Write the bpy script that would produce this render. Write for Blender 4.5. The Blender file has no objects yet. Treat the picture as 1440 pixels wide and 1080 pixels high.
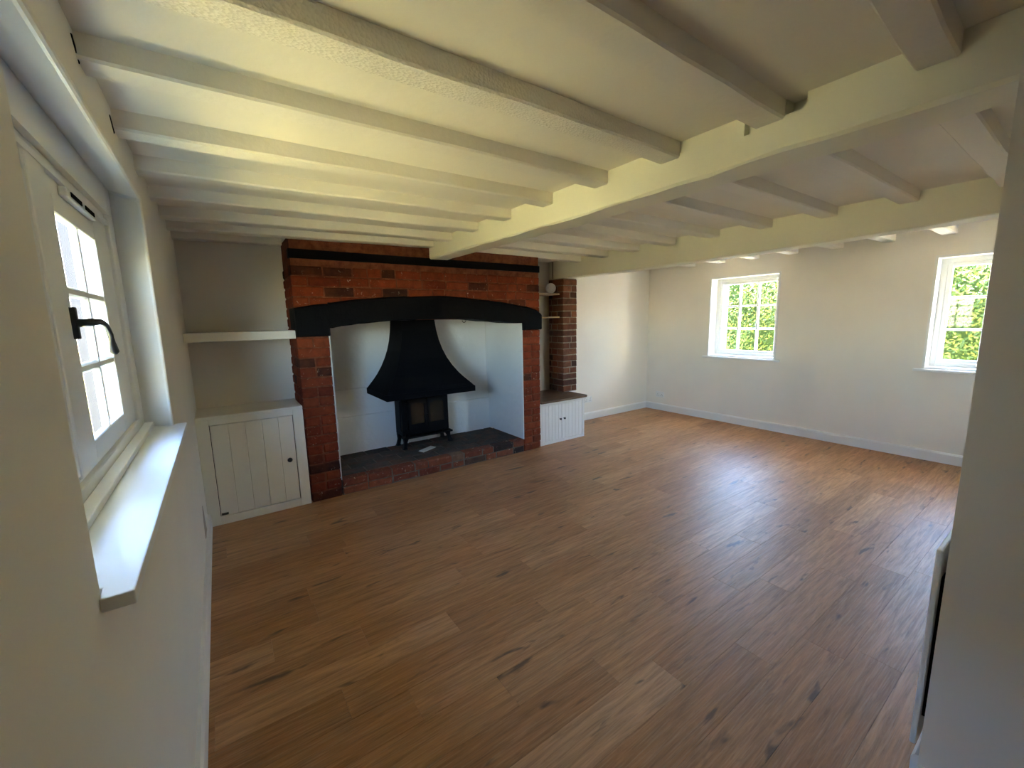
import bpy, bmesh, math, random
from mathutils import Vector, Matrix

random.seed(7)
S = bpy.context.scene
COL = S.collection

# ------------------------------------------------------------------ camera
YAW, PITCH, ROLL, FPX = math.radians(34.868), math.radians(8.698), math.radians(1.194), 586.4
fwd = Vector((math.sin(YAW)*math.cos(PITCH), math.cos(YAW)*math.cos(PITCH), -math.sin(PITCH)))
rgt = Vector((math.cos(YAW), -math.sin(YAW), 0))
dwn = fwd.cross(rgt)
r2 = math.cos(ROLL)*rgt + math.sin(ROLL)*dwn
d2 = -math.sin(ROLL)*rgt + math.cos(ROLL)*dwn
cam_d = bpy.data.cameras.new('camera'); cam = bpy.data.objects.new('camera', cam_d); COL.objects.link(cam)
cam_d.sensor_width = 36.0; cam_d.lens = FPX/1440*36.0; cam_d.clip_start = .02
M = Matrix((( r2.x, -d2.x, -fwd.x, 0), (r2.y, -d2.y, -fwd.y, 0), (r2.z, -d2.z, -fwd.z, 1.4), (0, 0, 0, 1)))
cam.matrix_world = M
S.camera = cam

# ------------------------------------------------------------------ world, sun, exposure
SUN_EL, SUN_DX, SUN_DY = math.radians(52), -.35, -.937          # light travels -x, -y, down
w = bpy.data.worlds.new('world'); S.world = w; w.use_nodes = True
nt = w.node_tree; nt.nodes.clear()
out = nt.nodes.new('ShaderNodeOutputWorld'); bg = nt.nodes.new('ShaderNodeBackground'); sky = nt.nodes.new('ShaderNodeTexSky')
sky.sky_type = 'NISHITA'; sky.sun_disc = False; sky.sun_elevation = SUN_EL; sky.sun_rotation = math.atan2(-SUN_DX, -SUN_DY)
sky.air_density = 1.0; sky.dust_density = .2; sky.ozone_density = 3.5
nt.links.new(sky.outputs[0], bg.inputs[0]); nt.links.new(bg.outputs[0], out.inputs[0]); bg.inputs[1].default_value = 0.38
sd = bpy.data.lights.new('sun', 'SUN'); sd.energy = 11.0; sd.angle = math.radians(1.0); sd.color = (1, .92, .76)
sun = bpy.data.objects.new('sun', sd); COL.objects.link(sun)
sv = Vector((SUN_DX, SUN_DY, 0)).normalized()*math.cos(SUN_EL) - Vector((0, 0, math.sin(SUN_EL)))
sun.rotation_euler = sv.to_track_quat('-Z', 'Y').to_euler(); sun.location = (-6, 8, 9)
def portal(loc, rot, sx, sy):
    l = bpy.data.lights.new('window_portal', 'AREA'); l.shape = 'RECTANGLE'; l.size = sx; l.size_y = sy; l.cycles.is_portal = True
    o = bpy.data.objects.new('window_portal', l); COL.objects.link(o); o.location = loc; o.rotation_euler = rot
portal((-.40, 1.53, 1.45), (0, -math.pi/2, 0), .95, 1.45)
portal((5.89, 2.70, 1.37), (0, math.pi/2, 0), 1.02, .84)
portal((5.89, .655, 1.37), (0, math.pi/2, 0), 1.02, .66)
portal((4.1, -.33, .98), (math.pi/2, 0, 0), .42, 1.88)
vs = S.view_settings
vs.view_transform = 'Standard'; vs.look = 'None'; vs.gamma = 1.0; vs.use_curve_mapping = False; vs.exposure = 4.9
S.cycles.use_denoising = True; S.cycles.max_bounces = 14; S.cycles.diffuse_bounces = 8; S.cycles.transparent_max_bounces = 12
S.cycles.sample_clamp_indirect = 6.0

# ------------------------------------------------------------------ materials
class NT:
    def __init__(s, name):
        s.m = bpy.data.materials.new(name); s.m.use_nodes = True; s.t = s.m.node_tree; s.t.nodes.clear()
        s.o = s.n('ShaderNodeOutputMaterial'); s.b = s.n('ShaderNodeBsdfPrincipled'); s.l(s.b.outputs[0], s.o.inputs[0])
    def n(s, k, **kw):
        x = s.t.nodes.new(k)
        for a, v in kw.items(): setattr(x, a, v)
        return x
    def l(s, a, b): s.t.links.new(a, b)
    def ramp(s, fac, stops, interp='LINEAR'):
        r = s.n('ShaderNodeValToRGB'); e = r.color_ramp.elements; r.color_ramp.interpolation = interp
        while len(e) < len(stops): e.new(.5)
        for q, (p, c) in zip(e, stops): q.position = p; q.color = (*c, 1) if len(c) == 3 else c
        s.l(fac, r.inputs[0]); return r.outputs[0]
    def coords(s, scale=(1, 1, 1), rand=False):
        tc = s.n('ShaderNodeTexCoord'); mp = s.n('ShaderNodeMapping'); mp.inputs['Scale'].default_value = scale
        s.l(tc.outputs['Object'], mp.inputs[0])
        if rand:
            oi = s.n('ShaderNodeObjectInfo'); s.rnd = oi.outputs['Random']
            mu = s.n('ShaderNodeVectorMath', operation='SCALE'); mu.inputs[0].default_value = (37.1, 21.7, 53.3); s.l(s.rnd, mu.inputs[3])
            s.l(mu.outputs[0], mp.inputs['Location'])
        return mp.outputs[0]
    def noise(s, vec, scale, detail=4, rough=.55, dist=0):
        x = s.n('ShaderNodeTexNoise'); x.inputs['Scale'].default_value = scale; x.inputs['Detail'].default_value = detail
        x.inputs['Roughness'].default_value = rough; x.inputs['Distortion'].default_value = dist
        s.l(vec, x.inputs['Vector']); return x.outputs['Fac']
    def mix(s, f, a, b, mode='MIX'):
        x = s.n('ShaderNodeMix', data_type='RGBA', blend_type=mode)
        for v, i in ((f, 0), (a, 6), (b, 7)):
            if isinstance(v, (int, float)): x.inputs[i].default_value = v
            elif isinstance(v, tuple): x.inputs[i].default_value = (*v, 1)
            else: s.l(v, x.inputs[i])
        return x.outputs[2]
    def bump(s, h, strength=.3, dist=.005):
        x = s.n('ShaderNodeBump'); x.inputs['Strength'].default_value = strength; x.inputs['Distance'].default_value = dist
        s.l(h, x.inputs['Height']); s.l(x.outputs[0], s.b.inputs['Normal'])
    def set(s, col=None, rough=None, metal=None, spec=None):
        if col is not None: s.b.inputs['Base Color'].default_value = (*col, 1)
        if rough is not None: s.b.inputs['Roughness'].default_value = rough
        if metal is not None: s.b.inputs['Metallic'].default_value = metal
        if spec is not None: s.b.inputs['Specular IOR Level'].default_value = spec
        return s

def paint(name, col, rough=.6, bscale=30, bstr=.15, bdist=.004, spec=.35, var=.05):
    t = NT(name); v = t.coords(); n = t.noise(v, bscale, 5)
    n2 = t.noise(v, 1.7, 3)
    c = t.ramp(n2, [(.3, tuple(x*(1-var) for x in col)), (.7, col)]); t.l(c, t.b.inputs['Base Color'])
    t.set(rough=rough, spec=spec); t.bump(n, bstr, bdist); return t.m

M_WALL = paint('wall_paint', (.80, .758, .685), .75, 18, .12, .004)
M_CEIL = paint('ceiling_paint', (.81, .768, .69), .75, 9, .35, .008)
M_JOIST = paint('joist_paint', (.81, .768, .695), .6, 35, .35, .006)
M_BEAM = paint('beam_paint', (.80, .77, .645), .6, 22, .3, .006)
M_WOODW = paint('white_woodwork', (.76, .76, .745), .38, 60, .05, .002, .5, .02)
M_SATIN = paint('white_satin_reveal', (.78, .775, .755), .30, 14, .06, .004, .8, .02)
M_CUPB = paint('cupboard_paint', (.80, .775, .70), .5, 60, .06, .002, .4, .03)
M_PLAS = paint('rough_white_plaster', (.82, .815, .795), .8, 12, .6, .014, .25, .06)

def stipple():
    t = NT('stippled_joist_paint'); v = t.coords((1, 1.6, 1)); vo = t.n('ShaderNodeTexVoronoi'); vo.inputs['Scale'].default_value = 110; t.l(v, vo.inputs[0])
    n = t.noise(v, 45, 4); a = t.n('ShaderNodeMath', operation='ADD'); t.l(vo.outputs[0], a.inputs[0]); t.l(n, a.inputs[1])
    t.set((.81, .768, .695), .6, spec=.35); t.bump(a.outputs[0], .55, .004); return t.m
M_STIP = stipple()

def brickmat(name, stops, fleck=.625, fleckcol=(.5, .38, .28), bstr=.5):
    t = NT(name); v = t.coords(rand=True)
    base = t.ramp(t.rnd, stops)
    n = t.noise(v, 22, 6, .65); big = t.noise(v, 7, 3)
    c = t.mix(t.ramp(n, [(.3, (0, 0, 0)), (.75, (1, 1, 1))]), t.mix(.5, base, (.02, .012, .01)), base)
    c = t.mix(t.ramp(big, [(.45, (0, 0, 0)), (.75, (.55, .55, .55))]), c, t.mix(.5, base, (.26, .08, .03)))
    fl = t.noise(v, 30, 7, .7, .6)
    c = t.mix(t.ramp(fl, [(fleck, (0, 0, 0)), (fleck+.07, (.8, .8, .8))]), c, fleckcol)
    t.l(c, t.b.inputs['Base Color']); t.set(rough=.88, spec=.12); t.bump(n, bstr, .008); return t.m
M_BRICK = brickmat('red_brick', [(0, (.20, .036, .014)), (.3, (.26, .047, .018)), (.55, (.16, .026, .012)), (.8, (.28, .058, .022)), (.92, (.08, .02, .012)), (1, (.045, .016, .012))])
M_PBRICK = brickmat('dark_pillar_brick', [(0, (.12, .042, .026)), (.3, (.19, .068, .037)), (.45, (.05, .028, .024)), (.7, (.25, .10, .052)), (.85, (.045, .026, .022)), (1, (.16, .06, .036))], .7)
M_HEARTHB = brickmat('hearth_edge_brick', [(0, (.22, .065, .04)), (.45, (.30, .10, .055)), (.75, (.2, .055, .035)), (.86, (.34, .2, .13)), (.95, (.05, .035, .03)), (1, (.06, .04, .035))], .6, (.5, .4, .3))
M_HEARTHT = brickmat('hearth_paving', [(0, (.075, .068, .062)), (.4, (.10, .09, .08)), (.7, (.065, .06, .058)), (1, (.12, .105, .09))], .68, (.3, .28, .25), .35)
def mortar(name, c1, c2):
    t = NT(name); v = t.coords(); n = t.noise(v, 14, 6, .7); t.l(t.ramp(n, [(.35, c1), (.7, c2)]), t.b.inputs['Base Color']); t.set(rough=.9, spec=.2); t.bump(n, .5, .01); return t.m
M_MORT = mortar('red_mortar', (.10, .025, .012), (.22, .075, .035))
M_PMORT = mortar('grey_mortar', (.17, .125, .09), (.30, .24, .18))
M_HMORT = mortar('hearth_mortar', (.10, .08, .065), (.20, .165, .13))

def floorwood():
    t = NT('oak_plank'); v = t.coords((1.3, 17, 17), True); rnd = t.rnd
    tint = t.ramp(rnd, [(0, (.36, .163, .058)), (.18, (.48, .236, .092)), (.36, (.41, .19, .067)), (.55, (.59, .32, .148)), (.7, (.44, .21, .079)), (.85, (.54, .277, .118)), (1, (.385, .174, .062))])
    g = t.noise(v, 3.2, 8, .68, .7)
    c = t.mix(t.ramp(g, [(.34, (1, 1, 1)), (.64, (0, 0, 0))]), tint, t.mix(.62, tint, (.12, .055, .02)))
    v2 = t.coords((2.2, 60, 60), True); g2 = t.noise(v2, 3.0, 4, .6)
    c = t.mix(t.ramp(g2, [(.48, (0, 0, 0)), (.8, (.4, .4, .4))]), c, (.60, .40, .25))
    v3 = t.coords((2.6, 11, 11), True); k = t.noise(v3, 1.7, 3, .5, .35)
    c = t.mix(t.ramp(k, [(.635, (0, 0, 0)), (.73, (.8, .8, .8))]), c, (.065, .04, .025))
    t.l(c, t.b.inputs['Base Color']); t.set(spec=.5)
    r = t.ramp(g, [(.3, (.50, .50, .50)), (.7, (.40, .40, .40))]); t.l(r, t.b.inputs['Roughness'])
    t.bump(g, .10, .002); return t.m
M_FLOOR = floorwood()

def simple(name, col, rough=.5, metal=0, spec=.5, bump=None):
    t = NT(name).set(col, rough, metal, spec); v = t.coords(); n = t.noise(v, bump[0] if bump else 40, 4)
    c = t.ramp(n, [(.3, tuple(x*.88 for x in col)), (.7, col)]); t.l(c, t.b.inputs['Base Color'])
    if bump: t.bump(n, bump[1], bump[2])
    return t.m
M_BLACKT = simple('black_timber', (.005, .005, .006), .7, 0, .08, (16, .8, .012))
M_HOOD = simple('black_sheet_steel', (.005, .005, .006), .7, 0, .06, (60, .08, .002))
M_IRON = simple('black_cast_iron', (.005, .005, .006), .55, 0, .15, (80, .2, .002))
M_BLACKM = simple('black_metal', (.012, .011, .011), .38, 0, .5)
M_DARK = simple('dark_gap', (.01, .009, .008), .95, 0, .1)
M_SUBF = simple('screed', (.12, .08, .05), .9, 0, .2)
M_SHELFW = simple('pale_pine', (.50, .36, .22), .6, 0, .3, (25, .1, .002))
M_PLASTIC = simple('white_plastic', (.78, .78, .76), .35)
M_PAPER = simple('pale_card', (.55, .56, .55), .7)
M_NUDE = simple('bare_plaster', (.45, .40, .34), .9, 0, .2, (40, .5, .004))
M_FENCE = simple('weathered_board', (.03, .03, .036), .8, 0, .2, (20, .3, .004))
M_RENDER = simple('outside_render', (.6, .58, .54), .85, 0, .2)
M_STOVEGLASS = simple('sooted_stove_glass', (.028, .02, .012), .12, 0, .6)

def worktopmat():
    t = NT('brown_plank_worktop'); v = t.coords((1.5, 14, 14)); g = t.noise(v, 3.5, 7, .65, .5)
    t.l(t.ramp(g, [(.3, (.06, .032, .018)), (.55, (.15, .083, .045)), (.75, (.22, .13, .075))]), t.b.inputs['Base Color']); t.set(rough=.45, spec=.4); return t.m
M_WORKTOP = worktopmat()

def glassmat():
    t = NT('window_glass'); t.t.nodes.remove(t.b); tr = t.n('ShaderNodeBsdfTransparent'); gl = t.n('ShaderNodeBsdfGlossy'); gl.inputs['Roughness'].default_value = .02
    tr.inputs[0].default_value = (.96, .975, .97, 1); mx = t.n('ShaderNodeMixShader'); mx.inputs[0].default_value = .012
    t.l(tr.outputs[0], mx.inputs[1]); t.l(gl.outputs[0], mx.inputs[2]); t.l(mx.outputs[0], t.o.inputs[0]); return t.m
M_GLASS = glassmat()

def leafmat():
    t = NT('hedge_leaf'); geo = t.n('ShaderNodeNewGeometry')
    c = t.ramp(geo.outputs['Random Per Island'], [(0, (.02, .04, .008)), (.35, (.04, .075, .012)), (.7, (.09, .115, .018)), (1, (.18, .18, .035))])
    t.l(c, t.b.inputs['Base Color']); t.set(rough=.55, spec=.3)
    tl = t.n('ShaderNodeBsdfTranslucent'); t.l(c, tl.inputs[0]); mx = t.n('ShaderNodeMixShader'); mx.inputs[0].default_value = .35
    t.l(t.b.outputs[0], mx.inputs[1]); t.l(tl.outputs[0], mx.inputs[2]); t.l(mx.outputs[0], t.o.inputs[0]); return t.m
M_LEAF = leafmat()
M_HCORE = simple('hedge_inside', (.02, .035, .01), .95, 0, .1)
def lawnmat():
    t = NT('lawn'); v = t.coords(); n = t.noise(v, 3, 6, .7); t.l(t.ramp(n, [(.3, (.28, .25, .10)), (.7, (.42, .36, .17))]), t.b.inputs['Base Color']); t.set(rough=.95, spec=.1); return t.m
M_LAWN = lawnmat()

# ------------------------------------------------------------------ mesh helpers
class MB:
    def __init__(s, mp=None): s.v = []; s.f = []; s.mp = mp
    def add(s, vs, fs):
        k = len(s.v)
        s.v += [s.mp(*p) if s.mp else tuple(p) for p in vs]; s.f += [tuple(i+k for i in f) for f in fs]; return s
    def box(s, x0, x1, y0, y1, z0, z1):
        return s.add([(x, y, z) for z in (z0, z1) for y in (y0, y1) for x in (x0, x1)],
                     [(0, 2, 3, 1), (4, 5, 7, 6), (0, 1, 5, 4), (2, 6, 7, 3), (0, 4, 6, 2), (1, 3, 7, 5)])
    def loft(s, rings, caps=True):
        n = len(rings[0]); vs = [p for r in rings for p in r]; fs = []
        for i in range(len(rings)-1):
            for j in range(n): fs.append((i*n+j, i*n+(j+1) % n, (i+1)*n+(j+1) % n, (i+1)*n+j))
        if caps: fs.append(tuple(range(n))[::-1]); fs.append(tuple((len(rings)-1)*n+j for j in range(n)))
        return s.add(vs, fs)
    def tube(s, pts, rad, n=8):
        pts = [Vector(p) for p in pts]; rads = rad if isinstance(rad, (list, tuple)) else [rad]*len(pts); rings = []
        for i, p in enumerate(pts):
            d = (pts[min(i+1, len(pts)-1)]-pts[max(i-1, 0)]).normalized()
            u = d.cross(Vector((0, 0, 1)) if abs(d.z) < .9 else Vector((1, 0, 0))).normalized(); q = d.cross(u)
            rings.append([tuple(p+rads[i]*(math.cos(2*math.pi*j/n)*u+math.sin(2*math.pi*j/n)*q)) for j in range(n)])
        return s.loft(rings)
    def lathe(s, prof, c, axis, n=16):
        a = Vector(axis).normalized(); u = a.cross(Vector((0, 0, 1)) if abs(a.z) < .9 else Vector((1, 0, 0))).normalized(); q = a.cross(u); c = Vector(c)
        return s.loft([[tuple(c+a*h+r*(math.cos(2*math.pi*j/n)*u+math.sin(2*math.pi*j/n)*q)) for j in range(n)] for r, h in prof])
    def prism(s, poly, d0, d1):     # poly in (x,z), extruded y d0..d1
        return s.loft([[(x, d0, z) for x, z in poly], [(x, d1, z) for x, z in poly]])
    def mesh(s, name, bevel=0, seg=2, merge=False):
        me = bpy.data.meshes.new(name); me.from_pydata(s.v, [], s.f)
        bm = bmesh.new(); bm.from_mesh(me)
        if merge: bmesh.ops.remove_doubles(bm, verts=bm.verts, dist=1e-5)
        bmesh.ops.recalc_face_normals(bm, faces=bm.faces)
        if bevel:
            es = [e for e in bm.edges if len(e.link_faces) == 2 and e.calc_face_angle(0) > .5]
            bmesh.ops.bevel(bm, geom=es, offset=bevel, segments=seg, profile=.5, affect='EDGES', clamp_overlap=True)
        bm.to_mesh(me); bm.free(); return me
    def build(s, name, mat, parent=None, bevel=0, seg=2, smooth=False, merge=False):
        return link(name, s.mesh(name, bevel, seg, merge), mat, parent, smooth)

def link(name, me, mat, parent=None, smooth=False):
    if mat and not me.materials: me.materials.append(mat)
    if smooth:
        for p in me.polygons: p.use_smooth = True
    o = bpy.data.objects.new(name, me); COL.objects.link(o)
    if parent: o.parent = parent; o.matrix_parent_inverse = Matrix.Translation(parent.location).inverted()
    return o
def tag(o, label, cat, group=None):
    o['label'] = label; o['category'] = cat
    if group: o['group'] = group
    return o
def struct(o): o['kind'] = 'structure'; return o
def empty(name, loc=(0, 0, 0)):
    o = bpy.data.objects.new(name, None); COL.objects.link(o); o.location = loc; o.empty_display_size = .1; return o
def centre(o):   # origin to the middle of its mesh
    me = o.data; c = sum((v.co for v in me.vertices), Vector())/len(me.vertices)
    me.transform(Matrix.Translation(-c)); o.location = o.location + c; return o

# ================================================================== STRUCTURE
XL, XE, YF, YW, YN, XN = -.19, 5.42, 3.486, 4.09, .183, 1.54      # left wall, end wall, breast face, far wall, near wall, near wall side
YB = -1.9                                                          # wall behind the camera

def grid_wall(mb, U, V, holes, w0, w1, splay):
    """slab with openings: (u,v,w) coords; holes = (u0,u1,v0,v1); splay(h) = opening on the frame plane at depth wf"""
    us = sorted(set([U[0], U[1]]+[x for h in holes for x in h[:2]])); vs_ = sorted(set([V[0], V[1]]+[x for h in holes for x in h[2:4]]))
    inside = lambda a, b, hs: any(h[0] < a < h[1] and h[2] < b < h[3] for h in hs)
    for i in range(len(us)-1):
        for j in range(len(vs_)-1):
            if inside((us[i]+us[i+1])/2, (vs_[j]+vs_[j+1])/2, holes): continue
            mb.add([(us[i], vs_[j], w0), (us[i+1], vs_[j], w0), (us[i+1], vs_[j+1], w0), (us[i], vs_[j+1], w0)], [(0, 1, 2, 3)])
    back = []
    for h in holes:
        b, wf = splay(h); back.append(b)
        R = lambda r, w_: [(r[0], r[2], w_), (r[1], r[2], w_), (r[1], r[3], w_), (r[0], r[3], w_)]
        for A, B in ((R(h, w0), R(b, wf)), (R(b, wf), R(b, w1))):
            mb.add(A+B, [(k, (k+1) % 4, 4+(k+1) % 4, 4+k) for k in range(4)])
    us = sorted(set([U[0], U[1]]+[x for h in back for x in h[:2]])); vs_ = sorted(set([V[0], V[1]]+[x for h in back for x in h[2:4]]))
    for i in range(len(us)-1):
        for j in range(len(vs_)-1):
            if inside((us[i]+us[i+1])/2, (vs_[j]+vs_[j+1])/2, back): continue
            mb.add([(us[i], vs_[j], w1), (us[i+1], vs_[j], w1), (us[i+1], vs_[j+1], w1), (us[i], vs_[j+1], w1)], [(0, 1, 2, 3)])
    R = [(U[0], V[0]), (U[1], V[0]), (U[1], V[1]), (U[0], V[1])]
    mb.add([(a, b, w0) for a, b in R]+[(a, b, w1) for a, b in R], [(k, (k+1) % 4, 4+(k+1) % 4, 4+k) for k in range(4)])

mapL = lambda u, v, w_: (XL-w_, u, v)
mapE = lambda u, v, w_: (XE+w_, u, v)
mb = MB(mapL); grid_wall(mb, (YB-.3, 4.5), (-.1, 2.35), [(.865, 2.215, .972, 1.888)], 0, .20, lambda h: ((.80, 2.275, .972, 1.925), .095))
wall_left = struct(mb.build('wall_left', M_WALL, merge=True, bevel=.014, seg=3))
wall_left.data.materials.append(M_SATIN)
for p in wall_left.data.polygons:
    if -.40 < p.center.x < -.195 and .7 < p.center.y < 2.4 and .9 < p.center.z < 2.0: p.material_index = 1
mb = MB(mapE); W1 = (2.285, 3.11, .865, 1.885); W2 = (.33, .979, .865, 1.885)
grid_wall(mb, (-.3, 4.5), (-.1, 2.35), [W1, W2], 0, .45, lambda h: (h, .15))
wall_end = struct(mb.build('wall_end', M_WALL, merge=True))
for nm, a, b, y in (('wall_alcove', XL, .485, 3.90), ('wall_fireplace', .485, 2.80, 4.262), ('wall_niche', 2.80, 3.50, 4.13), ('wall_far', 3.50, XE, YW)):
    mb = MB(); mb.box(a, b, y, 4.5, -.1, 2.35); struct(mb.build(nm, M_WALL))
mapN = lambda u, v, w_: (u, YN-w_, v)
DR = (3.95, 4.27, .04, 1.90)
mb = MB(mapN); grid_wall(mb, (XN, XE), (-.1, 2.35), [DR], 0, .50, lambda h: (h, .25)); struct(mb.build('wall_right', M_WALL, merge=True))
mb = MB(); mb.box(XN, XN+.3, YB-.3, YN-.50, -.1, 2.35); struct(mb.build('wall_side', M_WALL))
mb = MB(); mb.box(XL, XN, YB-.3, YB, -.1, 2.35); struct(mb.build('wall_back', M_WALL))
# bare plaster patch, and dark slips painting the shade in joist gaps
def lpatch(pts, x, t, name, mat):
    mb = MB(); mb.loft([[(x, y, z) for y, z in pts], [(x+t, y, z) for y, z in pts]]); return mb.build(name, mat, wall_left)
lpatch([(3.03, .12), (3.06, .22), (3.12, .30), (3.16, .24), (3.20, .13), (3.26, .08), (3.18, .02+.085), (3.08, .105)], XL-.002, .004, 'bare_plaster_patch', M_NUDE)
lpatch([(1.335, 2.02), (1.345, 2.022), (1.385, 1.988), (1.378, 1.98)], XL-.002, .004, 'joist_gap_shade', M_DARK)
lpatch([(1.715, 2.005), (1.725, 2.006), (1.765, 1.975), (1.755, 1.968)], XL-.002, .004, 'joist_gap_shade', M_DARK)

# ceiling: three bays (the first slopes down to the window wall)
def ceilz(x): return 2.04+(x-XL)/(1.6-XL)*.045 if x < 1.6 else 2.095
mb = MB()
mb.add([(XL-.0, YB, 2.04), (1.66, YB, 2.086), (1.66, 4.3, 2.086), (XL, 4.3, 2.04), (XL, YB, 2.30), (1.66, YB, 2.30), (1.66, 4.3, 2.30), (XL, 4.3, 2.30)],
       [(0, 1, 2, 3), (4, 5, 6, 7), (0, 1, 5, 4), (1, 2, 6, 5), (2, 3, 7, 6), (3, 0, 4, 7)])
mb.box(1.66, 3.55, YN, 4.3, 2.10, 2.30); mb.box(3.55, XE, YN, 4.3, 2.15, 2.30)
ceiling = struct(mb.build('ceiling', M_CEIL))
mb = MB(); mb.box(-.39, 5.89, YB-.3, 4.5, 2.36, 5.0); mb.loft([[(-.85, y, 5.0), (6.1, y, 5.0), (2.6, y, 7.4)] for y in (YB-.6, 4.8)]); struct(mb.build('unseen_roof', M_RENDER))  # unseen upper storey and roof, raised to shade the garden
mb = MB(); mb.box(-.95, -.392, YB-.3, 4.5, 2.34, 2.42); struct(mb.build('added_sky_shade', M_DARK))  # unseen dark slab, added to cut high sky light on the left sill


# floor slab and planks
mb = MB(); mb.box(XL, XN, YB, YN, -.12, -.011); mb.box(XL, XE, YN, 4.15, -.12, -.011)
floor = struct(mb.build('floor', M_SUBF))
PW, PL, PY = .1547, .922, .475
known = {0: 1.96, 1: 1.695, 2: 1.33, 3: 2.06, 4: .766, 5: .458, 7: .77, 8: 1.325, 9: .976, 12: 1.64, 15: .345}
pm = {}
def plank_mesh(l, wd):
    k = (round(l, 3), round(wd, 3))
    if k not in pm:
        a, b, c = l/2-.0002, wd/2-.0002, .0006
        mb = MB(); ring = lambda i, z: [(-a+i, -b+i, z), (a-i, -b+i, z), (a-i, b-i, z), (-a+i, b-i, z)]
        mb.loft([ring(0, -.011), ring(0, -c), ring(c, 0)]); pm[k] = mb.mesh('plank'); pm[k].materials.append(M_FLOOR)
    return pm[k]
for k in range(int((YB-PY)/PW)-1, 25):
    y0, y1 = max(PY+k*PW, YB), min(PY+(k+1)*PW, 4.13)
    if y1-y0 < .02: continue
    x_end = XE if y1 > YN+.02 else XN
    x = known.get(k, random.Random(k*7+3).uniform(0, PL)); x -= PL*math.ceil((x-XL)/PL)
    while x < x_end-.01:
        a, b = max(x, XL), min(x+PL, x_end)
        if b-a > .01:
            o = link('plank', plank_mesh(b-a, y1-y0), M_FLOOR, floor); o.location = ((a+b)/2, (y0+y1)/2, 0)
        x += PL

# baseboards
def baseboard(name, mp, u0, u1):
    mb = MB(mp); prof = [(0, 0), (.02, 0), (.02, .085), (.012, .10), (0, .10)]
    mb.loft([[(u0, z, -d) for d, z in prof], [(u1, z, -d) for d, z in prof]]); return struct(mb.build(name, M_WOODW))
baseboard('baseboard_left', mapL, YB, 3.485)
baseboard('baseboard_end', mapE, YN, YW)
baseboard('baseboard_fireplace', lambda u, v, w_: (u, YW+w_, v), 3.66, XE-.021)
baseboard('baseboard_right', lambda u, v, w_: (u, YN-w_, v), XN+.03, DR[0]-.02)
baseboard('baseboard_right', lambda u, v, w_: (u, YN-w_, v), DR[1]+.02, XE-.021)
baseboard('baseboard_side', lambda u, v, w_: (XN+w_, u, v), YB, YN)

# ================================================================== WINDOWS
def casement(root, mp, u0, u1, v0, v1, w0, cols, rows, st=.042, bar=.022, depth=.05, gw=.024):
    mb = MB(mp)
    mb.box(u0, u0+st, v0, v1, w0, w0+depth); mb.box(u1-st, u1, v0, v1, w0, w0+depth)
    mb.box(u0+st, u1-st, v0, v0+st, w0, w0+depth); mb.box(u0+st, u1-st, v1-st, v1, w0, w0+depth)
    cs = mb.build('casement', M_WOODW, root, bevel=.003, seg=1)
    a0, a1, b0, b1 = u0+st, u1-st, v0+st, v1-st
    pw, ph = (a1-a0-bar*(cols-1))/cols, (b1-b0-bar*(rows-1))/rows
    for i in range(1, cols):
        u = a0+i*(pw+bar)-bar; mb = MB(mp); mb.loft([[(u, b0, w0+.009), (u+bar*.25, b0, w0+.002), (u+bar*.75, b0, w0+.002), (u+bar, b0, w0+.009), (u+bar, b0, w0+depth-.004), (u, b0, w0+depth-.004)],
                                                    [(u, b1, w0+.009), (u+bar*.25, b1, w0+.002), (u+bar*.75, b1, w0+.002), (u+bar, b1, w0+.009), (u+bar, b1, w0+depth-.004), (u, b1, w0+depth-.004)]])
        mb.build('glazing_bar', M_WOODW, cs)
    for j in range(1, rows):
        v = b0+j*(ph+bar)-bar; mb = MB(mp); q = lambda u: [(u, v, w0+.009), (u, v+bar*.25, w0+.002), (u, v+bar*.75, w0+.002), (u, v+bar, w0+.009), (u, v+bar, w0+depth-.004), (u, v, w0+depth-.004)]
        mb.loft([q(a0), q(a1)]); mb.build('glazing_bar', M_WOODW, cs)
    for i in range(cols):
        for j in range(rows):
            u, v = a0+i*(pw+bar), b0+j*(ph+bar)
            mb = MB(mp); mb.box(u-.004, u+pw+.004, v-.004, v+ph+.004, w0+gw, w0+gw+.004); mb.build('pane', M_GLASS, cs)
    return cs
def frame(root, mp, u0, u1, v0, v1, w0, w1, t, name='window_frame', tb=None):
    mb = MB(mp); tb = tb or t
    mb.box(u0, u0+t, v0, v1, w0, w1); mb.box(u1-t, u1, v0, v1, w0, w1); mb.box(u0+t, u1-t, v0, v0+tb, w0, w1); mb.box(u0+t, u1-t, v1-t, v1, w0, w1)
    return mb.build(name, M_WOODW, root, bevel=.003, seg=1)

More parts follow.
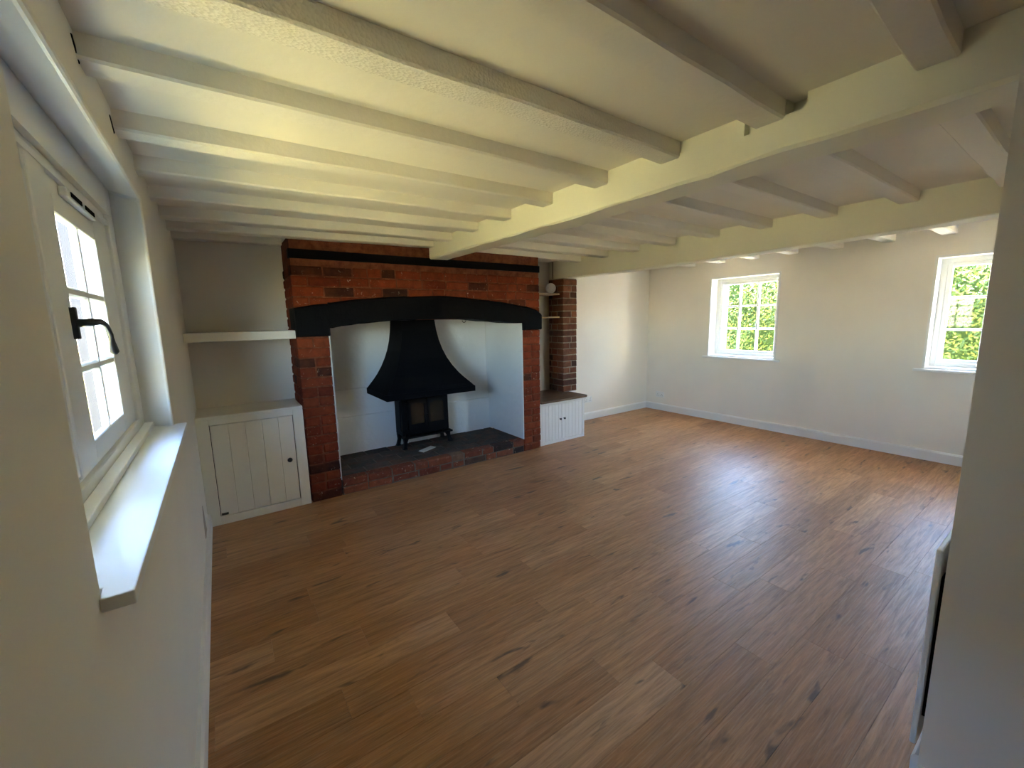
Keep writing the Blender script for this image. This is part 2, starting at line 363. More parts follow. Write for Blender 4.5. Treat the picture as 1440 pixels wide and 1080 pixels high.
# end wall windows
for nm, W, cols in (('window_1', W1, 3), ('window_2', W2, 2)):
    r = struct(empty(nm, (XE, (W[0]+W[1])/2, W[2])))
    frame(r, mapE, W[0], W[1], W[2]+.02, W[3], .15, .23, .048, tb=.035)
    # lining of the reveal with a thin bead standing on the wall face
    mb = MB(mapE)
    for a, b, c, d in ((W[0], W[0]+.006, W[2], W[3]), (W[1]-.006, W[1], W[2], W[3]), (W[0], W[1], W[3]-.006, W[3])): mb.box(a, b, c, d, -.004, .15)
    mb.box(W[0]-.014, W[0], W[2], W[3]+.014, -.005, .0); mb.box(W[1], W[1]+.014, W[2], W[3]+.014, -.005, .0); mb.box(W[0], W[1], W[3], W[3]+.014, -.005, .0)
    mb.build('reveal_lining', M_WOODW, r)
    casement(r, mapE, W[0]+.048, W[1]-.048, W[2]+.05, W[3]-.048, .155, cols, 3, .035, .022)
    mb = MB(mapE); mb.box(W[0]-.07, W[1]+.07, W[2]-.022, W[2]+.003, -.035, 0); mb.box(W[0], W[1], W[2]-.002, W[2]+.02, 0, .23); mb.build('window_sill', M_WOODW, r, bevel=.005)
    mb = MB(mapE); u = W[0]+.07; mb.box(u, u+.02, 1.33, 1.45, .148, .155); mb.build('handle_plate', M_WOODW, r)

# unseen glazed door, added in the near wall to light the far wall
r = struct(empty('unseen_door', (4.1, YN, DR[2])))
frame(r, mapN, DR[0], DR[1], DR[2], DR[3], .25, .33, .05)
casement(r, mapN, DR[0]+.045, DR[1]-.045, DR[2]+.045, DR[3]-.045, .255, 1, 4, .07, .025)
mb = MB(mapN); mb.tube([(DR[0]+.08, 1.0, .255), (DR[0]+.08, 1.0, .21), (DR[0]+.18, 1.0, .205)], .009, 8); mb.build('door_handle', M_BLACKM, r)

# left wall window
r = struct(empty('window_3', (XL, 1.53, .994)))
WF = .098
frame(r, mapL, .80, 2.275, .995, 1.925, WF, WF+.045, .10, tb=.045)
mb = MB(mapL)
for a, b, c, d in ((.90, .985, 1.04, 1.83), (1.972, 2.178, 1.04, 1.83), (.985, 1.97, 1.725, 1.83), (.985, 1.97, 1.04, 1.07)): mb.box(a, b, c, d, WF+.012, WF+.034)
mb.build('inner_frame', M_WOODW, r, bevel=.003, seg=1)
mb = MB(mapL); mb.box(1.345, 1.475, 1.05, 1.80, WF+.004, WF+.055); mb.build('mullion', M_WOODW, r, bevel=.006)
cs = casement(r, mapL, 1.468, 1.985, 1.058, 1.735, WF+.008, 2, 3, .05, .026, .022, .009)
casement(r, mapL, .97, 1.345, 1.058, 1.735, WF+.008, 2, 3, .05, .026, .022, .009)
# moulded head above, trickle vent, black handle
mb = MB(mapL); mb.box(.9, 2.17, 1.775, 1.79, WF+.002, WF+.02); mb.box(.9, 2.17, 1.815, 1.825, WF-.004, WF+.02); mb.build('head_moulding', M_WOODW, r)
mb = MB(mapL); mb.box(1.60, 1.92, 1.742, 1.768, WF-.006, WF+.012)
tv = mb.build('trickle_vent', M_PLASTIC, r, bevel=.004)
for k in range(2): mb = MB(mapL); mb.box(1.63+.15*k, 1.74+.15*k, 1.749, 1.761, WF-.008, WF-.004); mb.build('vent_slot', M_DARK, tv)
h = MB(mapL); h.box(1.487, 1.503, 1.375, 1.455, WF-.004, WF+.01)
hb = h.build('handle_plate', M_BLACKM, cs, bevel=.003)
h = MB(); px = XL-WF
h.tube([(px+.002, 1.495, 1.415), (px+.03, 1.497, 1.417), (px+.042, 1.51, 1.418), (px+.045, 1.535, 1.412), (px+.044, 1.57, 1.402), (px+.043, 1.597, 1.383), (px+.043, 1.612, 1.355), (px+.043, 1.618, 1.335), (px+.043, 1.62, 1.328)], [.011, .010, .008, .0065, .0065, .007, .008, .011, .006], 10)
h.build('handle', M_BLACKM, cs, smooth=True)
so = [(.803, WF), (.872, .002), (.835, -.001), (.835, -.042), (2.245, -.042), (2.245, -.001), (2.209, .002), (2.272, WF)]
mb = MB(mapL); mb.loft([[(u, .9705, w_) for u, w_ in so], [(u, .994, w_) for u, w_ in so]]); mb.build('window_sill', M_WOODW, r, bevel=.002)
mb = MB(mapL); mb.box(.81, 2.262, .994, 1.012, WF-.032, WF); mb.build('sill_strip', M_WOODW, r, bevel=.003)

# ================================================================== CEILING TIMBERS
def wavy(rings_fn, n, amp, seed):
    rnd = random.Random(seed); mb = MB(); rings = []
    for i in range(n+1):
        R = rings_fn(i/n); rings.append([tuple(c+(rnd.uniform(-amp, amp) if k != ax else 0) for k, c in enumerate(p)) for p in R[0]] if False else [p for p in R[0]])
        ax = R[1]; dy, dz = rnd.uniform(-amp, amp), rnd.uniform(-amp, amp)*.8
        q = []
        for p, top in zip(rings[-1], R[2]):
            p = list(p); a = 1 if ax == 0 else 0
            p[a] += dy*(.4 if top else 1); p[2] += 0 if top else dz; q.append(tuple(p))
        rings[-1] = q
    return mb.loft(rings)
def joist(x0, x1, y0, y1, wd, b0, b1, t0, t1, seed, label, group=None, mat=None, amp=.003):
    """bar along x; near-bottom edge at y0 (x0 end) and y1 (x1 end), width wd towards +y"""
    c = .006
    def rf(t):
        x = x0+(x1-x0)*t; y = y0+(y1-y0)*t; b = b0+(b1-b0)*t; tp = t0+(t1-t0)*t
        return ([(x, y, tp), (x, y, b+c), (x, y+c, b), (x, y+wd-c, b), (x, y+wd, b+c), (x, y+wd, tp)], 0, (1, 0, 0, 0, 0, 1))
    o = wavy(rf, 9, amp, seed).build('ceiling_joist', mat or M_JOIST); centre(o)
    return tag(o, label, 'joist', group)
G1 = 'plain joists between the window wall and the main beam'
L1 = 'plain smooth white joist running from the window wall to the main beam'
tz = lambda x: ceilz(x)
BX0, BX1 = 1.58, 1.775
nb = [.29, .685, 1.063, 1.441, 1.836, 2.237, 2.639, 3.04]
for i, y in enumerate(nb):
    lab, g, mat, wd = L1, G1, M_JOIST, .088
    if i == 0: lab, g, wd = 'white joist meeting the main beam closest to the near wall edge', None, .085
    if i == 1: lab, g, wd = 'thick smooth white joist set beside dark notches in the main beam', None, .095
    if i == 2: lab, g, mat, wd = 'white joist with a rough stippled underside meeting the main beam', None, M_STIP, .092
    joist(XL, BX0-.002, y-.075, y, wd, 1.985, 2.028, tz(XL)+.002, tz(BX0)+.002, 40+i, lab, g, mat, .004 if i != 2 else .003)
joist(XL, BX0-.002, 3.36, 3.385, .09, 1.995, 2.03, tz(XL)+.002, tz(BX0)+.002, 60, 'white joist running along the top of the brick chimney breast')
joist(XL, .470, 3.70, 3.71, .085, 1.995, 2.005, tz(XL)+.002, tz(.47)+.002, 61, 'short white joist above the alcove shelf beside the chimney breast')
for i in range(9):
    y = .33+.40*i
    joist(BX1+.002, 3.448, y, y, .095, 2.035, 2.04, 2.10, 2.10, 80+i, 'white joist between the main beam and the second beam', 'joists between the two beams')
for i in range(8):
    y = .46+.413*i
    joist(3.652, XE-.001, y, y, .10, 2.075, 2.072, 2.15, 2.15, 100+i, 'white joist between the second beam and the end window wall', 'joists between the second beam and the end wall')

def beam(name, xa, xb, pts, top, label, seed, mat, notch=()):
    rnd = random.Random(seed); mb = MB(); rings = []; ys = []
    n = 26
    for i in range(n+1):
        y = pts[0][0]+(pts[-1][0]-pts[0][0])*i/n
        for (a, za), (b, zb) in zip(pts, pts[1:]):
            if a-1e-6 <= y <= b+1e-6: z = za+(zb-za)*(y-a)/(b-a)
        j = lambda s_: rnd.uniform(-s_, s_)
        c1, c2 = .009+j(.004), .028+j(.012)
        z += j(.003)
        rings.append([(xa, y, top), (xa+j(.001), y, z+c1), (xa+c1, y, z), (xb-c2, y, z+.004), (xb+j(.002), y, z+c2*.8), (xb, y, top)])
    mb.loft(rings); o = mb.build(name, mat)
    if notch:
        for b in notch:
            cm = MB().box(*b).build('cutter', M_DARK); md = o.modifiers.new('cut', 'BOOLEAN'); md.object = cm; md.solver = 'EXACT'
            dg = bpy.context.evaluated_depsgraph_get(); me = bpy.data.meshes.new_from_object(o.evaluated_get(dg)); o.modifiers.clear()
            o.data = me; bpy.data.objects.remove(cm, do_unlink=True)
    centre(o); return tag(o, label, 'beam')
beam('ceiling_beam', BX0, BX1, [(YN+.001, 1.928), (.5, 1.928), (.7, 1.93), (.93, 1.922), (1.25, 1.922), (1.7, 1.921), (2.4, 1.928), (3.484, 1.94)], 2.12,
     'large white main ceiling beam with uneven lower edge running to the brick chimney breast', 5, M_BEAM,
     [(BX0-.05, BX0+.05,   .625, .683, 2.04, 2.2), (BX0-.05, BX0+.03, .79, .815, 2.02, 2.2)])
beam('ceiling_beam', 3.45, 3.65, [(YN+.001, 1.905), (.42, 1.905), (.7, 1.894), (1.03, 1.886), (1.45, 1.876), (2, 1.874), (2.6, 1.869), (3.1, 1.87), (3.6, 1.883), (4.088, 1.888)], 2.16,
     'second white ceiling beam resting on the dark brick pillar', 9, M_BEAM)

# ================================================================== CHIMNEY BREAST
bcache = {}
def brick_mesh(kind, l, h, d, mat):
    var = random.randrange(3); k = (kind, round(l, 3), round(h, 3), round(d, 3), var, mat.name)
    if k in bcache: return bcache[k]
    rnd = random.Random(hash(k[1:5]) & 0xffff); j = lambda s_: rnd.uniform(-s_, s_); c = .006
    a, b = l/2, h/2        # local: x length, z height, front at y=0, back at y=d
    ring = lambda i, y, s_: [(-a+i+j(s_), y, -b+i+j(s_)), (a-i+j(s_), y, -b+i+j(s_)), (a-i+j(s_), y, b-i+j(s_)), (-a+i+j(s_), y, b-i+j(s_))]
    mb = MB(); mb.loft([ring(c*1.3, 0+j(.0015), .002), ring(0, c, .0025), ring(0, d, 0)])
    me = mb.mesh('brick'); me.materials.append(mat); bcache[k] = me; return me
def brick(parent, x, y, z, l, h, d, mat, rz=0, name='brick'):
    o = link(name, brick_mesh(name, l, h, d, mat), mat, parent)
    o.location = (x, y, z); o.rotation_euler = (0, 0, rz); return o

X0, X1, OX0, OX1 = .479, 2.803, .713, 2.572
breast = tag(empty('chimney_breast', (1.64, YF, 0)), 'red brick chimney breast with an arched black timber over the fireplace opening', 'fireplace')
CI = .007
mb = MB()
mb.box(X0+CI, OX0-.012, YF+CI, 4.24, 0, 1.40); mb.box(OX1+.012, X1-CI, YF+CI, 4.13, 0, 1.40)
mb.box(X0+CI, X1-CI, YF+CI, 3.72, 1.42, 2.036); mb.box(X0+CI, OX0-.012, 3.72, 3.90, 1.40, 2.036); mb.box(OX1+.012, X1-CI, 3.72, 4.13, 1.40, 2.036)
mb.build('mortar_core', M_MORT, breast)
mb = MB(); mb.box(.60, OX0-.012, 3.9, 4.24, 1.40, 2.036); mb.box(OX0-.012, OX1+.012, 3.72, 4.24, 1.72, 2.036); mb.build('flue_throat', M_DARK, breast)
TOPM = [(.47, 1.522), (.657, 1.554), (.92, 1.588), (1.269, 1.615), (1.66, 1.627), (1.948, 1.612), (2.263, 1.582), (2.608, 1.535), (2.812, 1.487)]
BOTM = [(.706, 1.366), (.906, 1.394), (1.135, 1.412), (1.513, 1.423), (1.94, 1.417), (2.257, 1.391), (2.578, 1.364)]
def lerp(P, x):
    if x <= P[0][0]: return P[0][1]
    for (a, za), (b, zb) in zip(P, P[1:]):
        if x <= b: return za+(zb-za)*(x-a)/(b-a)
    return P[-1][1]
COURSE, BH, HZ = .0765, .066, .133
bj = lambda s_: random.uniform(-s_, s_)
for c in range(27):
    z0 = c*COURSE+.004; zc = z0+BH/2
    if zc+BH/2 > 2.03: continue
    if 1.872 < zc < 1.955: continue
    hh = BH+bj(.002)
    cornerd = .105 if c % 2 else .215
    spans = [(X0, OX0-.007), (OX1+.007, X1)] if zc < 1.40 else [(X0, X1)]
    for a, b in spans:
        x = a; first = True; L = .215
        if zc < 1.40: lens = ([.225] if c % 3 == 0 else [.112, .112]) if b-a < .24 else []
        else:
            lens = []; t = 0; lens.append(.215 if c % 2 else .105); t = lens[0]+.01
            while t < b-a-.12:
                l = random.choice([.218, .218, .21, .105]); l = min(l, b-a-t-.002); lens.append(l); t += l+.01
            if b-a-t > .04: lens.append(b-a-t)
        tot = sum(lens)+.01*(len(lens)-1); k = (b-a)/tot if tot else 1
        for i, l in enumerate(lens):
            l *= k; xm = x+l/2; x += l+.01*k
            if zc > 1.40 and zc+BH/2 < lerp(TOPM, xm)-.02: continue
            if 1.28 < zc < 1.40: continue
            dd = cornerd if (i == 0 and a == X0) else .10
            brick(breast, xm, YF+bj(.0025), zc+bj(.0015), l-.001, hh, dd, M_BRICK)
    # left side face (faces -x): bricks run in y
    y = YF+cornerd+.01
    while y < 3.89:
        l = min(.215 if (c % 2) else .105, 3.898-y)
        if l > .03: brick(breast, X0+bj(.002), y+l/2, zc, l-.001, hh, .08, M_BRICK, -math.pi/2)
        y += l+.01
    y = YF+.11
    while y < 4.12:                       # right side face (faces +x)
        l = min(.215, 4.128-y)
        if l > .03: brick(breast, X1+bj(.001), y+l/2, zc, l-.001, hh, .08, M_BRICK, math.pi/2)
        y += l+.01
# timber plank and arched mantel beam
mb = MB(); mb.box(X0-.004, X1+.002, YF-.006, YF+.06, 1.882, 1.949); mb.build('timber_plank', M_BLACKT, breast, bevel=.004)
N = 36; rings = []; rnd = random.Random(3)
for i in range(N+1):
    x = .478+(2.808-.478)*i/N
    zt = lerp(TOPM, x)+rnd.uniform(-.003, .003)
    zb = (1.308 if x < .70 else 1.297) if (x < .70 or x > 2.585) else lerp(BOTM, x)+rnd.uniform(-.003, .003)
    if i == N: zt -= .03
    yf = YF-.030+rnd.uniform(-.003, .003)
    rings.append([(x, yf, zb+.01), (x, yf-.002, zt-.014), (x, yf+.012, zt), (x, 3.72, zt), (x, 3.72, zb), (x, yf+.01, zb)])
def step(rings):            # square ends on the piers
    o = []
    for i, R in enumerate(rings):
        if i and abs(R[0][2]-rings[i-1][0][2]) > .04:
            xs = (.713 if R[0][0] < 1.5 else 2.572)
            for src in (rings[i-1], R): o.append([(xs+(0 if src is rings[i-1] else .001), p[1], p[2]) for p in src])
        o.append(R)
    return o
mb = MB(); mb.loft(step(rings)); mb.build('mantel_beam', M_BLACKT, breast)
# white plaster inside the fireplace
mb = MB(); mb.box(OX0-.006, OX0, YF+.004, 4.215, HZ+.002, 1.385); pl = mb.build('plaster_lining', M_PLAS, breast)
mb = MB(); mb.box(OX1, OX1+.006, YF+.004, 4.215, HZ+.002, 1.385); mb.build('plaster_lining', M_PLAS, breast)
mb = MB(); mb.box(OX0, OX1, 4.215, 4.24, .0, 1.72); mb.box(OX0, OX1, 4.200, 4.215, .0, .77); mb.box(OX0, OX1, 4.178, 4.200, .0, .50); mb.build('plaster_lining', M_PLAS, breast, bevel=.006)
mb = MB(); mb.tube([(1.93+.02*math.cos(a), YF+.06, 1.408+.02*math.sin(a)) for a in [math.pi*(1+k/8) for k in range(9)]], .003, 6); mb.build('hook', M_BLACKM, breast)

# ------------------------------------------------------------------ hearth
hearth = tag(empty('hearth', (1.64, YF, 0)), 'raised brick hearth with dark paving and a red brick edge under the stove', 'hearth')
HZ = .133
mb = MB(); mb.box(OX0+.001, OX1-.001, YF+.006, 4.176, 0, HZ-.007); mb.build('mortar_core', M_HMORT, hearth)
for c in range(2):
    x = OX0+.003; i = 0
    while x < OX1-.03:
        l = min([.215, .235, .20, .12][random.randrange(4)], OX1-.003-x)
        if OX1-.003-(x+l) < .05: l = OX1-.003-x
        brick(hearth, x+l/2, YF+bj(.003), .034+c*.0655, l-.002, .058 if c == 0 else .060, .10, M_HEARTHB); x += l+.010
rows = [(YF+.108, .135), (YF+.250, .14), (YF+.397, .14), (YF+.544, .14)]
tm = {}
for k, (y, d) in enumerate(rows):
    x = OX0+.004-(.1 if k % 2 else 0)
    while x < OX1-.02:
        a, b = max(x, OX0+.004), min(x+.222, OX1-.004); l = b-a
        if l > .03:
            key = (round(l, 3), d)
            if key not in tm:
                mb = MB(); q = lambda i, z: [(-l/2+i, -d/2+i, z), (l/2-i, -d/2+i, z), (l/2-i, d/2-i, z), (-l/2+i, d/2-i, z)]
                mb.loft([q(0, -.03), q(0, -.004), q(.004, 0)]); tm[key] = mb.mesh('paving_brick'); tm[key].materials.append(M_HEARTHT)
            o = link('paving_brick', tm[key], M_HEARTHT, hearth); o.location = ((a+b)/2, y+d/2-.001, HZ+bj(.002)); o.rotation_euler = (bj(.01), bj(.008), 0)
        x += .232

# ------------------------------------------------------------------ stove hood
HC = 1.5985
prof = [(.715, .44, 3.58), (.768, .44, 3.58), (.80, .412, 3.602), (.85, .368, 3.648), (.90, .330, 3.69), (.97, .286, 3.735), (1.05, .247, 3.775), (1.13, .216, 3.80), (1.22, .192, 3.822), (1.32, .176, 3.84), (1.41, .167, 3.85), (1.71, .158, 3.86)]
mb = MB(); ybk = 4.176
rg = [[(HC-hw, yf, z), (HC+hw, yf, z), (HC+hw, min(ybk, 4.176 if z < .5 else 4.198 if z < .77 else 4.213), z), (HC-hw, min(ybk, 4.2), z)] for z, hw, yf in prof]
inner = [[(HC-.425, 3.595, .715), (HC+.425, 3.595, .715), (HC+.425, 4.165, .715), (HC-.425, 4.165, .715)], [(HC-.40, 3.62, .79), (HC+.40, 3.62, .79), (HC+.40, 4.16, .79), (HC-.40, 4.16, .79)]]
mb.loft(inner[::-1]+rg)
hood = tag(empty('stove_hood', (HC, 3.9, .715)), 'tall black flared metal hood over the stove', 'hood')
mb.build('hood_canopy', M_HOOD, hood)
mb = MB(); mb.box(HC-.443, HC+.443, 3.574, 3.580, .713, .768); mb.box(HC-.446, HC-.44, 3.574, 4.176, .713, .768); mb.box(HC+.44, HC+.446, 3.574, 4.176, .713, .768); mb.build('hood_rim', M_HOOD, hood)

# ------------------------------------------------------------------ stove
stove = tag(empty('wood_stove', (1.67, 3.95, HZ)), 'black cast iron stove with two glazed doors standing on the hearth', 'stove')
SX0, SX1, SY0, SY1 = 1.418, 1.932, 3.972, 4.170
mb = MB(); mb.box(SX0, SX1, SY0, SY1, .262, .66); mb.build('body', M_IRON, stove, bevel=.008)
mb = MB(); mb.box(SX0-.02, SX1+.02, SY0-.03, SY1, .66, .685); mb.build('top_plate', M_IRON, stove, bevel=.006)
mb = MB(); mb.box(SX0-.008, SX0, SY0+.03, SY1-.03, .31, .62); mb.build('side_panel', M_IRON, stove, bevel=.003)
mb = MB(); mb.box(SX0-.015, SX1+.015, SY0-.06, SY0+.02, .243, .262); mb.build('ash_lip', M_IRON, stove, bevel=.005)
mb = MB(); mb.lathe([(.022, 0), (.022, .028), (.012, .034)], (SX0+.025, SY0-.058, .262), (0, 0, 1), 12); mb.build('damper_knob', M_IRON, stove)
for sx in (0, 1):
    for sy in (0, 1):
        x, y = (SX0+.03 if sx == 0 else SX1-.03), (SY0+.0 if sy == 0 else SY1-.035); ox = -.022 if sx == 0 else .022; oy = -.02 if sy == 0 else .0
        mb = MB(); q = lambda cx, cy, z, s_: [(cx-s_, cy-s_, z), (cx+s_, cy-s_, z), (cx+s_, cy+s_, z), (cx-s_, cy+s_, z)]
        mb.loft([q(x+ox*1.2, y+oy*1.2, HZ+.002, .024), q(x+ox*1.1, y+oy*1.1, HZ+.02, .018), q(x+ox*.5, y+oy*.5, HZ+.07, .017), q(x, y, .262, .03)]); mb.build('leg', M_IRON, stove, bevel=.004)
mid = (SX0+SX1)/2+.01
for a, b in ((SX0+.06, mid-.003), (mid+.003, SX1-.03)):
    mb = MB(); t = .03; y0 = SY0-.022
    mb.box(a, a+t, y0, SY0, .32, .635); mb.box(b-t, b, y0, SY0, .32, .635); mb.box(a+t, b-t, y0, SY0, .32, .375)
    # arched head
    n = 8; pts = [(a+t, .635), (b-t, .635)]+[(b-t-(b-a-2*t)*k/n, .572+.022*math.sin(math.pi*k/n)) for k in range(n+1)]
    mb.prism(pts, y0, SY0)
    d = mb.build('door', M_IRON, stove)
    mb = MB(); mb.box(a+t-.003, b-t+.003, SY0-.012, SY0-.006, .373, .60); mb.build('door_glass', M_STOVEGLASS, d)
    for zz in ((.36, .47, .58) if b > mid+.1 else (.36, .58)):
        mb = MB(); xx = b+.012 if b > mid+.1 else a-.012
        mb.lathe([(.009, 0), (.009, .04)], (xx, SY0-.008, zz-.02), (0, 0, 1), 10); mb.build('hinge', M_IRON, d)
mb = MB(); mb.tube([(mid-.012, SY0-.022, .47), (mid-.012, SY0-.05, .47), (mid-.012, SY0-.055, .43)], .007, 8); mb.build('door_handle', M_IRON, stove)
# slip of card lying on the hearth
mb = MB(); mb.loft([[(1.505, 3.80, HZ+.0045), (1.53, 3.735, HZ+.0045), (1.70, 3.815, HZ+.0045), (1.672, 3.885, HZ+.0045)], [(1.505, 3.80, HZ+.009), (1.53, 3.735, HZ+.009), (1.70, 3.815, HZ+.009), (1.672, 3.885, HZ+.009)]])
tag(centre(mb.build('card_slip', M_PAPER)), 'pale flat slip of card lying on the hearth before the stove', 'card')

# ================================================================== LEFT ALCOVE
cup = tag(empty('alcove_cupboard', (.14, YF, 0)), 'low cream cupboard with one boarded door and black knob in the alcove', 'cupboard')
CX0, CX1, CT = XL+.001, .471, .787
DX0, DX1, DZ0, DZ1 = -.113, .397, .062, .722
mb = MB(); f = YF
mb.box(CX0, DX0-.004, f, f+.022, 0, CT-.02); mb.box(DX1+.004, CX1, f, f+.022, 0, CT-.02); mb.box(DX0-.004, DX1+.004, f, f+.022, 0, DZ0-.004); mb.box(DX0-.004, DX1+.004, f, f+.022, DZ1+.004, CT-.02)
mb.build('face_frame', M_CUPB, cup, bevel=.002, seg=1)
mb = MB(); mb.box(CX0, CX1, f-.001, 3.897, CT-.02, CT); mb.build('top_board', M_CUPB, cup, bevel=.003)
mb = MB(); mb.box(CX0, CX1, f+.05, 3.895, 0, CT-.02); mb.build('carcass', M_DARK, cup)
mb = MB(); mb.box(DX0, DX1, f+.012, f+.03, DZ0, DZ1); door = mb.build('door', M_CUPB, cup)
ed = [DX0, -.011, .090, .194, .298, DX1]
for a, b in zip(ed, ed[1:]):
    mb = MB(); mb.box(a+.0015, b-.0015, f+.002, f+.012, DZ0+.001, DZ1-.001); mb.build('door_board', M_CUPB, door, bevel=.002, seg=1)
mb = MB(); mb.lathe([(.010, 0), (.008, .012), (.014, .017), (.018, .024), (.016, .032), (.006, .036)], (.350, f+.002, .388), (0, -1, 0), 16); mb.build('knob', M_BLACKM, door, smooth=True)
mb = MB(); mb.box(DX0+.004, DX0+.045, f-.003, f+.002, DZ0+.006, DZ0+.022); mb.build('hinge', M_BLACKM, door)
mb = MB(); mb.box(XL+.001, .474, YF-.004, 3.898, 1.297, 1.358); o = mb.build('floating_shelf', M_CUPB, bevel=.002, seg=1)
tag(centre(o), 'thick cream floating shelf across the alcove above the boarded cupboard', 'shelf')

# ================================================================== RIGHT NICHE
cup = tag(empty('niche_cupboard', (3.15, 3.515, 0)), 'small white double door cupboard between the chimney breast and far wall', 'cupboard')
f = 3.515; A, B = 2.818, 3.498; T = .482
mb = MB(); mb.box(A, A+.028, f, f+.02, 0, T); mb.box(B-.036, B, f, f+.02, 0, T); mb.box(A+.028, B-.036, f, f+.02, 0, .03); mb.box(A+.028, B-.036, f, f+.02, T-.034, T); mb.build('face_frame', M_WOODW, cup, bevel=.002, seg=1)
mb = MB(); mb.box(B-.02, B, f+.02, 4.085, 0, T); mb.build('side_panel', M_WOODW, cup)
mb = MB(); mb.box(A, B-.02, f+.035, 4.085, 0, T); mb.build('carcass', M_DARK, cup)
for a, b, kx in ((A+.03, 3.1385, 3.112), (3.1415, B-.038, 3.172)):
    mb = MB(); mb.box(a, b, f+.012, f+.028, .032, T-.036); d = mb.build('door', M_WOODW, cup)
    n = 6
    for i in range(n):
        u0, u1 = a+(b-a)*i/n, a+(b-a)*(i+1)/n
        mb = MB(); mb.box(u0+.001, u1-.001, f+.003, f+.012, .033, T-.037); mb.build('door_board', M_WOODW, d, bevel=.0015, seg=1)
    mb = MB(); mb.lathe([(.007, 0), (.006, .010), (.012, .016), (.012, .022), (.004, .026)], (kx, f+.003, .272), (0, -1, 0), 14); mb.build('knob', M_BLACKM, d, smooth=True)
pts = [(2.812, 3.478), (3.49, 3.478), (3.512, 3.484), (3.525, 3.50), (3.53, 3.52), (3.53, 4.086), (2.812, 4.086)]
mb = MB(); mb.loft([[(x, y, T+.001) for x, y in pts], [(x, y, T+.023) for x, y in pts]])
tag(centre(mb.build('worktop', M_WORKTOP, bevel=.003)), 'dark brown wooden worktop with rounded corner on the white niche cupboard', 'worktop')

pil = tag(empty('brick_pillar', (3.54, 3.81, .506)), 'dark brick pillar with grey mortar standing on the worktop end', 'pillar')
P0, P1, PYF, PZ0, PZ1 = 3.428, 3.652, 3.81, .506, 1.876
mb = MB(); mb.box(P0+.006, P1-.006, PYF+.006, 4.084, PZ0, PZ1+.004); mb.build('mortar_core', M_PMORT, pil)
nc = 18; ch = (PZ1-PZ0)/nc
for c in range(nc):
    zc = PZ0+(c+.5)*ch; odd = c % 2 == 0
    if c % 4 in (1, 2): lens = [P1-P0]
    elif odd: lens = [(P1-P0)*.58, (P1-P0)*.42-.011]
    else: lens = [(P1-P0)/2-.005]*2
    x = P0
    for i, l in enumerate(lens):
        brick(pil, x+l/2, PYF+bj(.002), zc, l-.001, ch-.011, .105 if odd else .19, M_PBRICK); x += l+.011
    y = PYF+(.105 if odd else .19)+.011
    while y < 4.06:
        l = min(.215 if not odd else .105, 4.08-y)
        if l > .02: brick(pil, P0+bj(.002), y+l/2, zc, l-.001, ch-.011, .06, M_PBRICK, -math.pi/2); brick(pil, P1+bj(.002), y+l/2, zc, l-.001, ch-.011, .06, M_PBRICK, math.pi/2)
        y += l+.011
for z, lab in ((1.708, 'upper narrow pine shelf holding the white round alarm beside the pillar'), (1.434, 'lower narrow pine shelf in the niche beside the brick pillar, left empty')):
    mb = MB(); mb.box(X1+.004, P0-.004, 3.87, 4.127, z-.018, z); tag(centre(mb.build('niche_shelf', M_SHELFW, bevel=.002, seg=1)), lab, 'shelf')
al = tag(empty('round_alarm', (3.355, 3.955, 1.708)), 'white round alarm disc standing upright on the upper niche shelf', 'alarm')
ad = Vector((-.55, -.83, .12)).normalized()
mb = MB(); mb.lathe([(.058, -.014), (.062, -.010), (.062, .008), (.056, .015)], (3.355, 3.955, 1.708+.0625), ad, 24); mb.build('alarm_body', M_PLASTIC, al)
mb = MB(); mb.lathe([(.030, .0151), (.030, .018), (.024, .020)], (3.355, 3.955, 1.708+.0625), ad, 20); mb.build('alarm_grille', M_PLASTIC, al)
mb = MB(); mb.tube([(3.4455, 4.02, 1.89), (3.4455, 4.022, 1.98), (3.4455, 4.018, 2.097)], .004, 6); tag(centre(mb.build('cable', M_BLACKM)), 'thin black cable running up the second beam above the brick pillar', 'cable')

# ================================================================== SOCKETS AND HEATER
def socket(mp, u, v, lab):
    c = mp(u, v, 0); s = tag(empty('wall_socket', c), lab, 'socket')
    mb = MB(mp); mb.box(u-.073, u+.073, v-.043, v+.043, -.010, 0); p = mb.build('socket_plate', M_PLASTIC, s, bevel=.003)
    for d in (-.036, .036):
        mb = MB(mp); mb.box(u+d*1.35-.008, u+d*1.35+.008, v+.014, v+.034, -.014, -.009); mb.build('rocker_switch', M_PLASTIC, s, bevel=.002)
        for a, b in ((0, .004), (-.011, -.018), (.011, -.018)):
            mb = MB(mp); mb.box(u+d+a-.0035, u+d+a+.0035, v+b-.003, v+b+.003, -.0108, -.0095); mb.build('socket_hole', M_DARK, p)
socket(mapE, 3.838, .24, 'white double socket on the end wall near the corner')
socket(lambda u, v, w_: (u, YW+w_, v), 4.135, .285, 'white double socket on the far wall beside the dark worktop')
ht = tag(empty('wall_heater', (2.0, YN, .11)), 'slim white wall panel heater just past the near wall edge', 'heater')
mb = MB(); mb.box(XN+.045, 2.45, YN+.016, YN+.03, .115, .742); mb.build('heater_panel', M_WOODW, ht, bevel=.004)
for a in (XN+.075, 2.3): mb = MB(); mb.box(a, a+.045, YN, YN+.016, .2, .65); mb.build('mounting_bracket', M_DARK, ht)

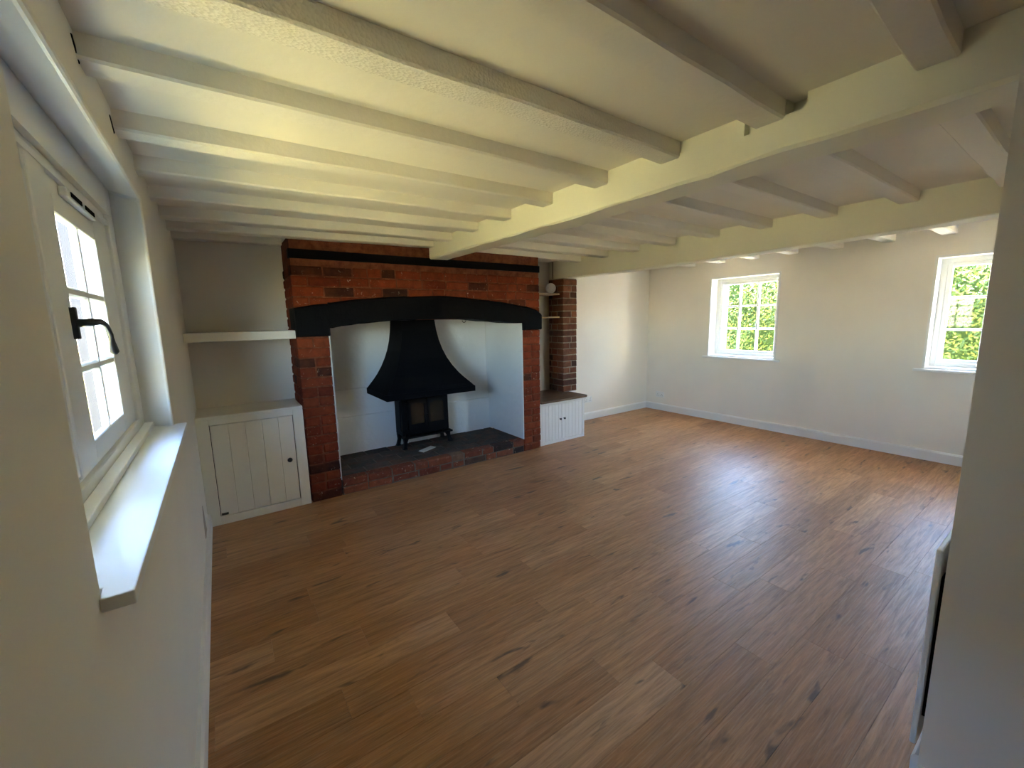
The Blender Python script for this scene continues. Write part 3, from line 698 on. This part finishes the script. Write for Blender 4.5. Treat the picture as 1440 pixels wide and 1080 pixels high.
# ================================================================== OUTSIDE
mb = MB(); mb.box(-40, 40, -40, 40, -.45, -.30); lawn = mb.build('lawn', M_LAWN); lawn['kind'] = 'stuff'; tag(lawn, 'sunlit grass lawn around the house outside the windows', 'grass')
hg = tag(empty('garden_hedge', (8.6, 3, -.3)), 'bright green leafy garden hedge outside the end wall windows', 'hedge')
HX, HTOP = 7.9, 2.12
mb = MB(); mb.box(HX+.12, HX+1.1, -4, 10, -.298, HTOP-.15); mb.build('hedge_branches', M_HCORE, hg)
rnd = random.Random(11); lv = []; lf = []
def leaf(p, nrm, s_):
    t = nrm.cross(Vector((rnd.uniform(-1, 1), rnd.uniform(-1, 1), rnd.uniform(-1, 1)))).normalized(); b = nrm.cross(t)
    k = len(lv); m_ = p+nrm*s_*.12
    for q in (p-t*s_, m_+b*s_*.42, p+t*s_, m_-b*s_*.42): lv.append(tuple(q))
    lf.append((k, k+1, k+2, k+3))
def bulge(y, z): return .10*math.sin(y*2.3+z*1.7)+.08*math.sin(y*5.1-z*3.3)+.05*math.sin(y*9+z*8)
for i in range(60000):
    y, z = rnd.uniform(-3.8, 9.8), rnd.uniform(-.16, HTOP)
    p = Vector((HX+bulge(y, z)+rnd.uniform(-.06, .14), y, z+rnd.uniform(-.05, .05)))
    leaf(p, Vector((-1+rnd.uniform(-.5, .5), rnd.uniform(-.9, .9), .35+rnd.uniform(-.8, .8))).normalized(), rnd.uniform(.018, .036))
for i in range(4000):
    y, x = rnd.uniform(-3.8, 9.8), HX+rnd.uniform(0, 1.1)
    leaf(Vector((x, y, HTOP-.08+.06*math.sin(y*3)+rnd.uniform(-.06, .05))), Vector((rnd.uniform(-.6, .6), rnd.uniform(-.6, .6), 1)).normalized(), rnd.uniform(.03, .055))
me = bpy.data.meshes.new('hedge_leaves'); me.from_pydata(lv, [], lf); o = link('hedge_leaves', me, M_LEAF, hg); o['kind'] = 'stuff'
fn = tag(empty('garden_fence', (-2.4, 5.8, -.30)), 'tall grey vertical board fence outside the window beside the alcove, its return added to block light', 'fence')
mbm = MB().box(-.07, .07, -.01, .01, 0, 3.7).mesh('fence_board'); mbm.materials.append(M_FENCE)
for i in range(22):  # unseen return run, added to keep window light off the near wall
    o = link('fence_board', mbm, M_FENCE, fn); o.location = (-3.25+(.02 if i % 2 else 0), 2.45+.155*i, -.30); o.rotation_euler = (0, 0, math.pi/2)
for i in range(18):
    o = link('fence_board', mbm, M_FENCE, fn); o.location = (-.75-.155*i, 5.8+(.02 if i % 2 else 0), -.30)
for z in (.1, 1.3, 2.6): mb = MB(); mb.box(-3.3, -.65, 5.83, 5.88, z, z+.1); mb.build('fence_rail', M_FENCE, fn)
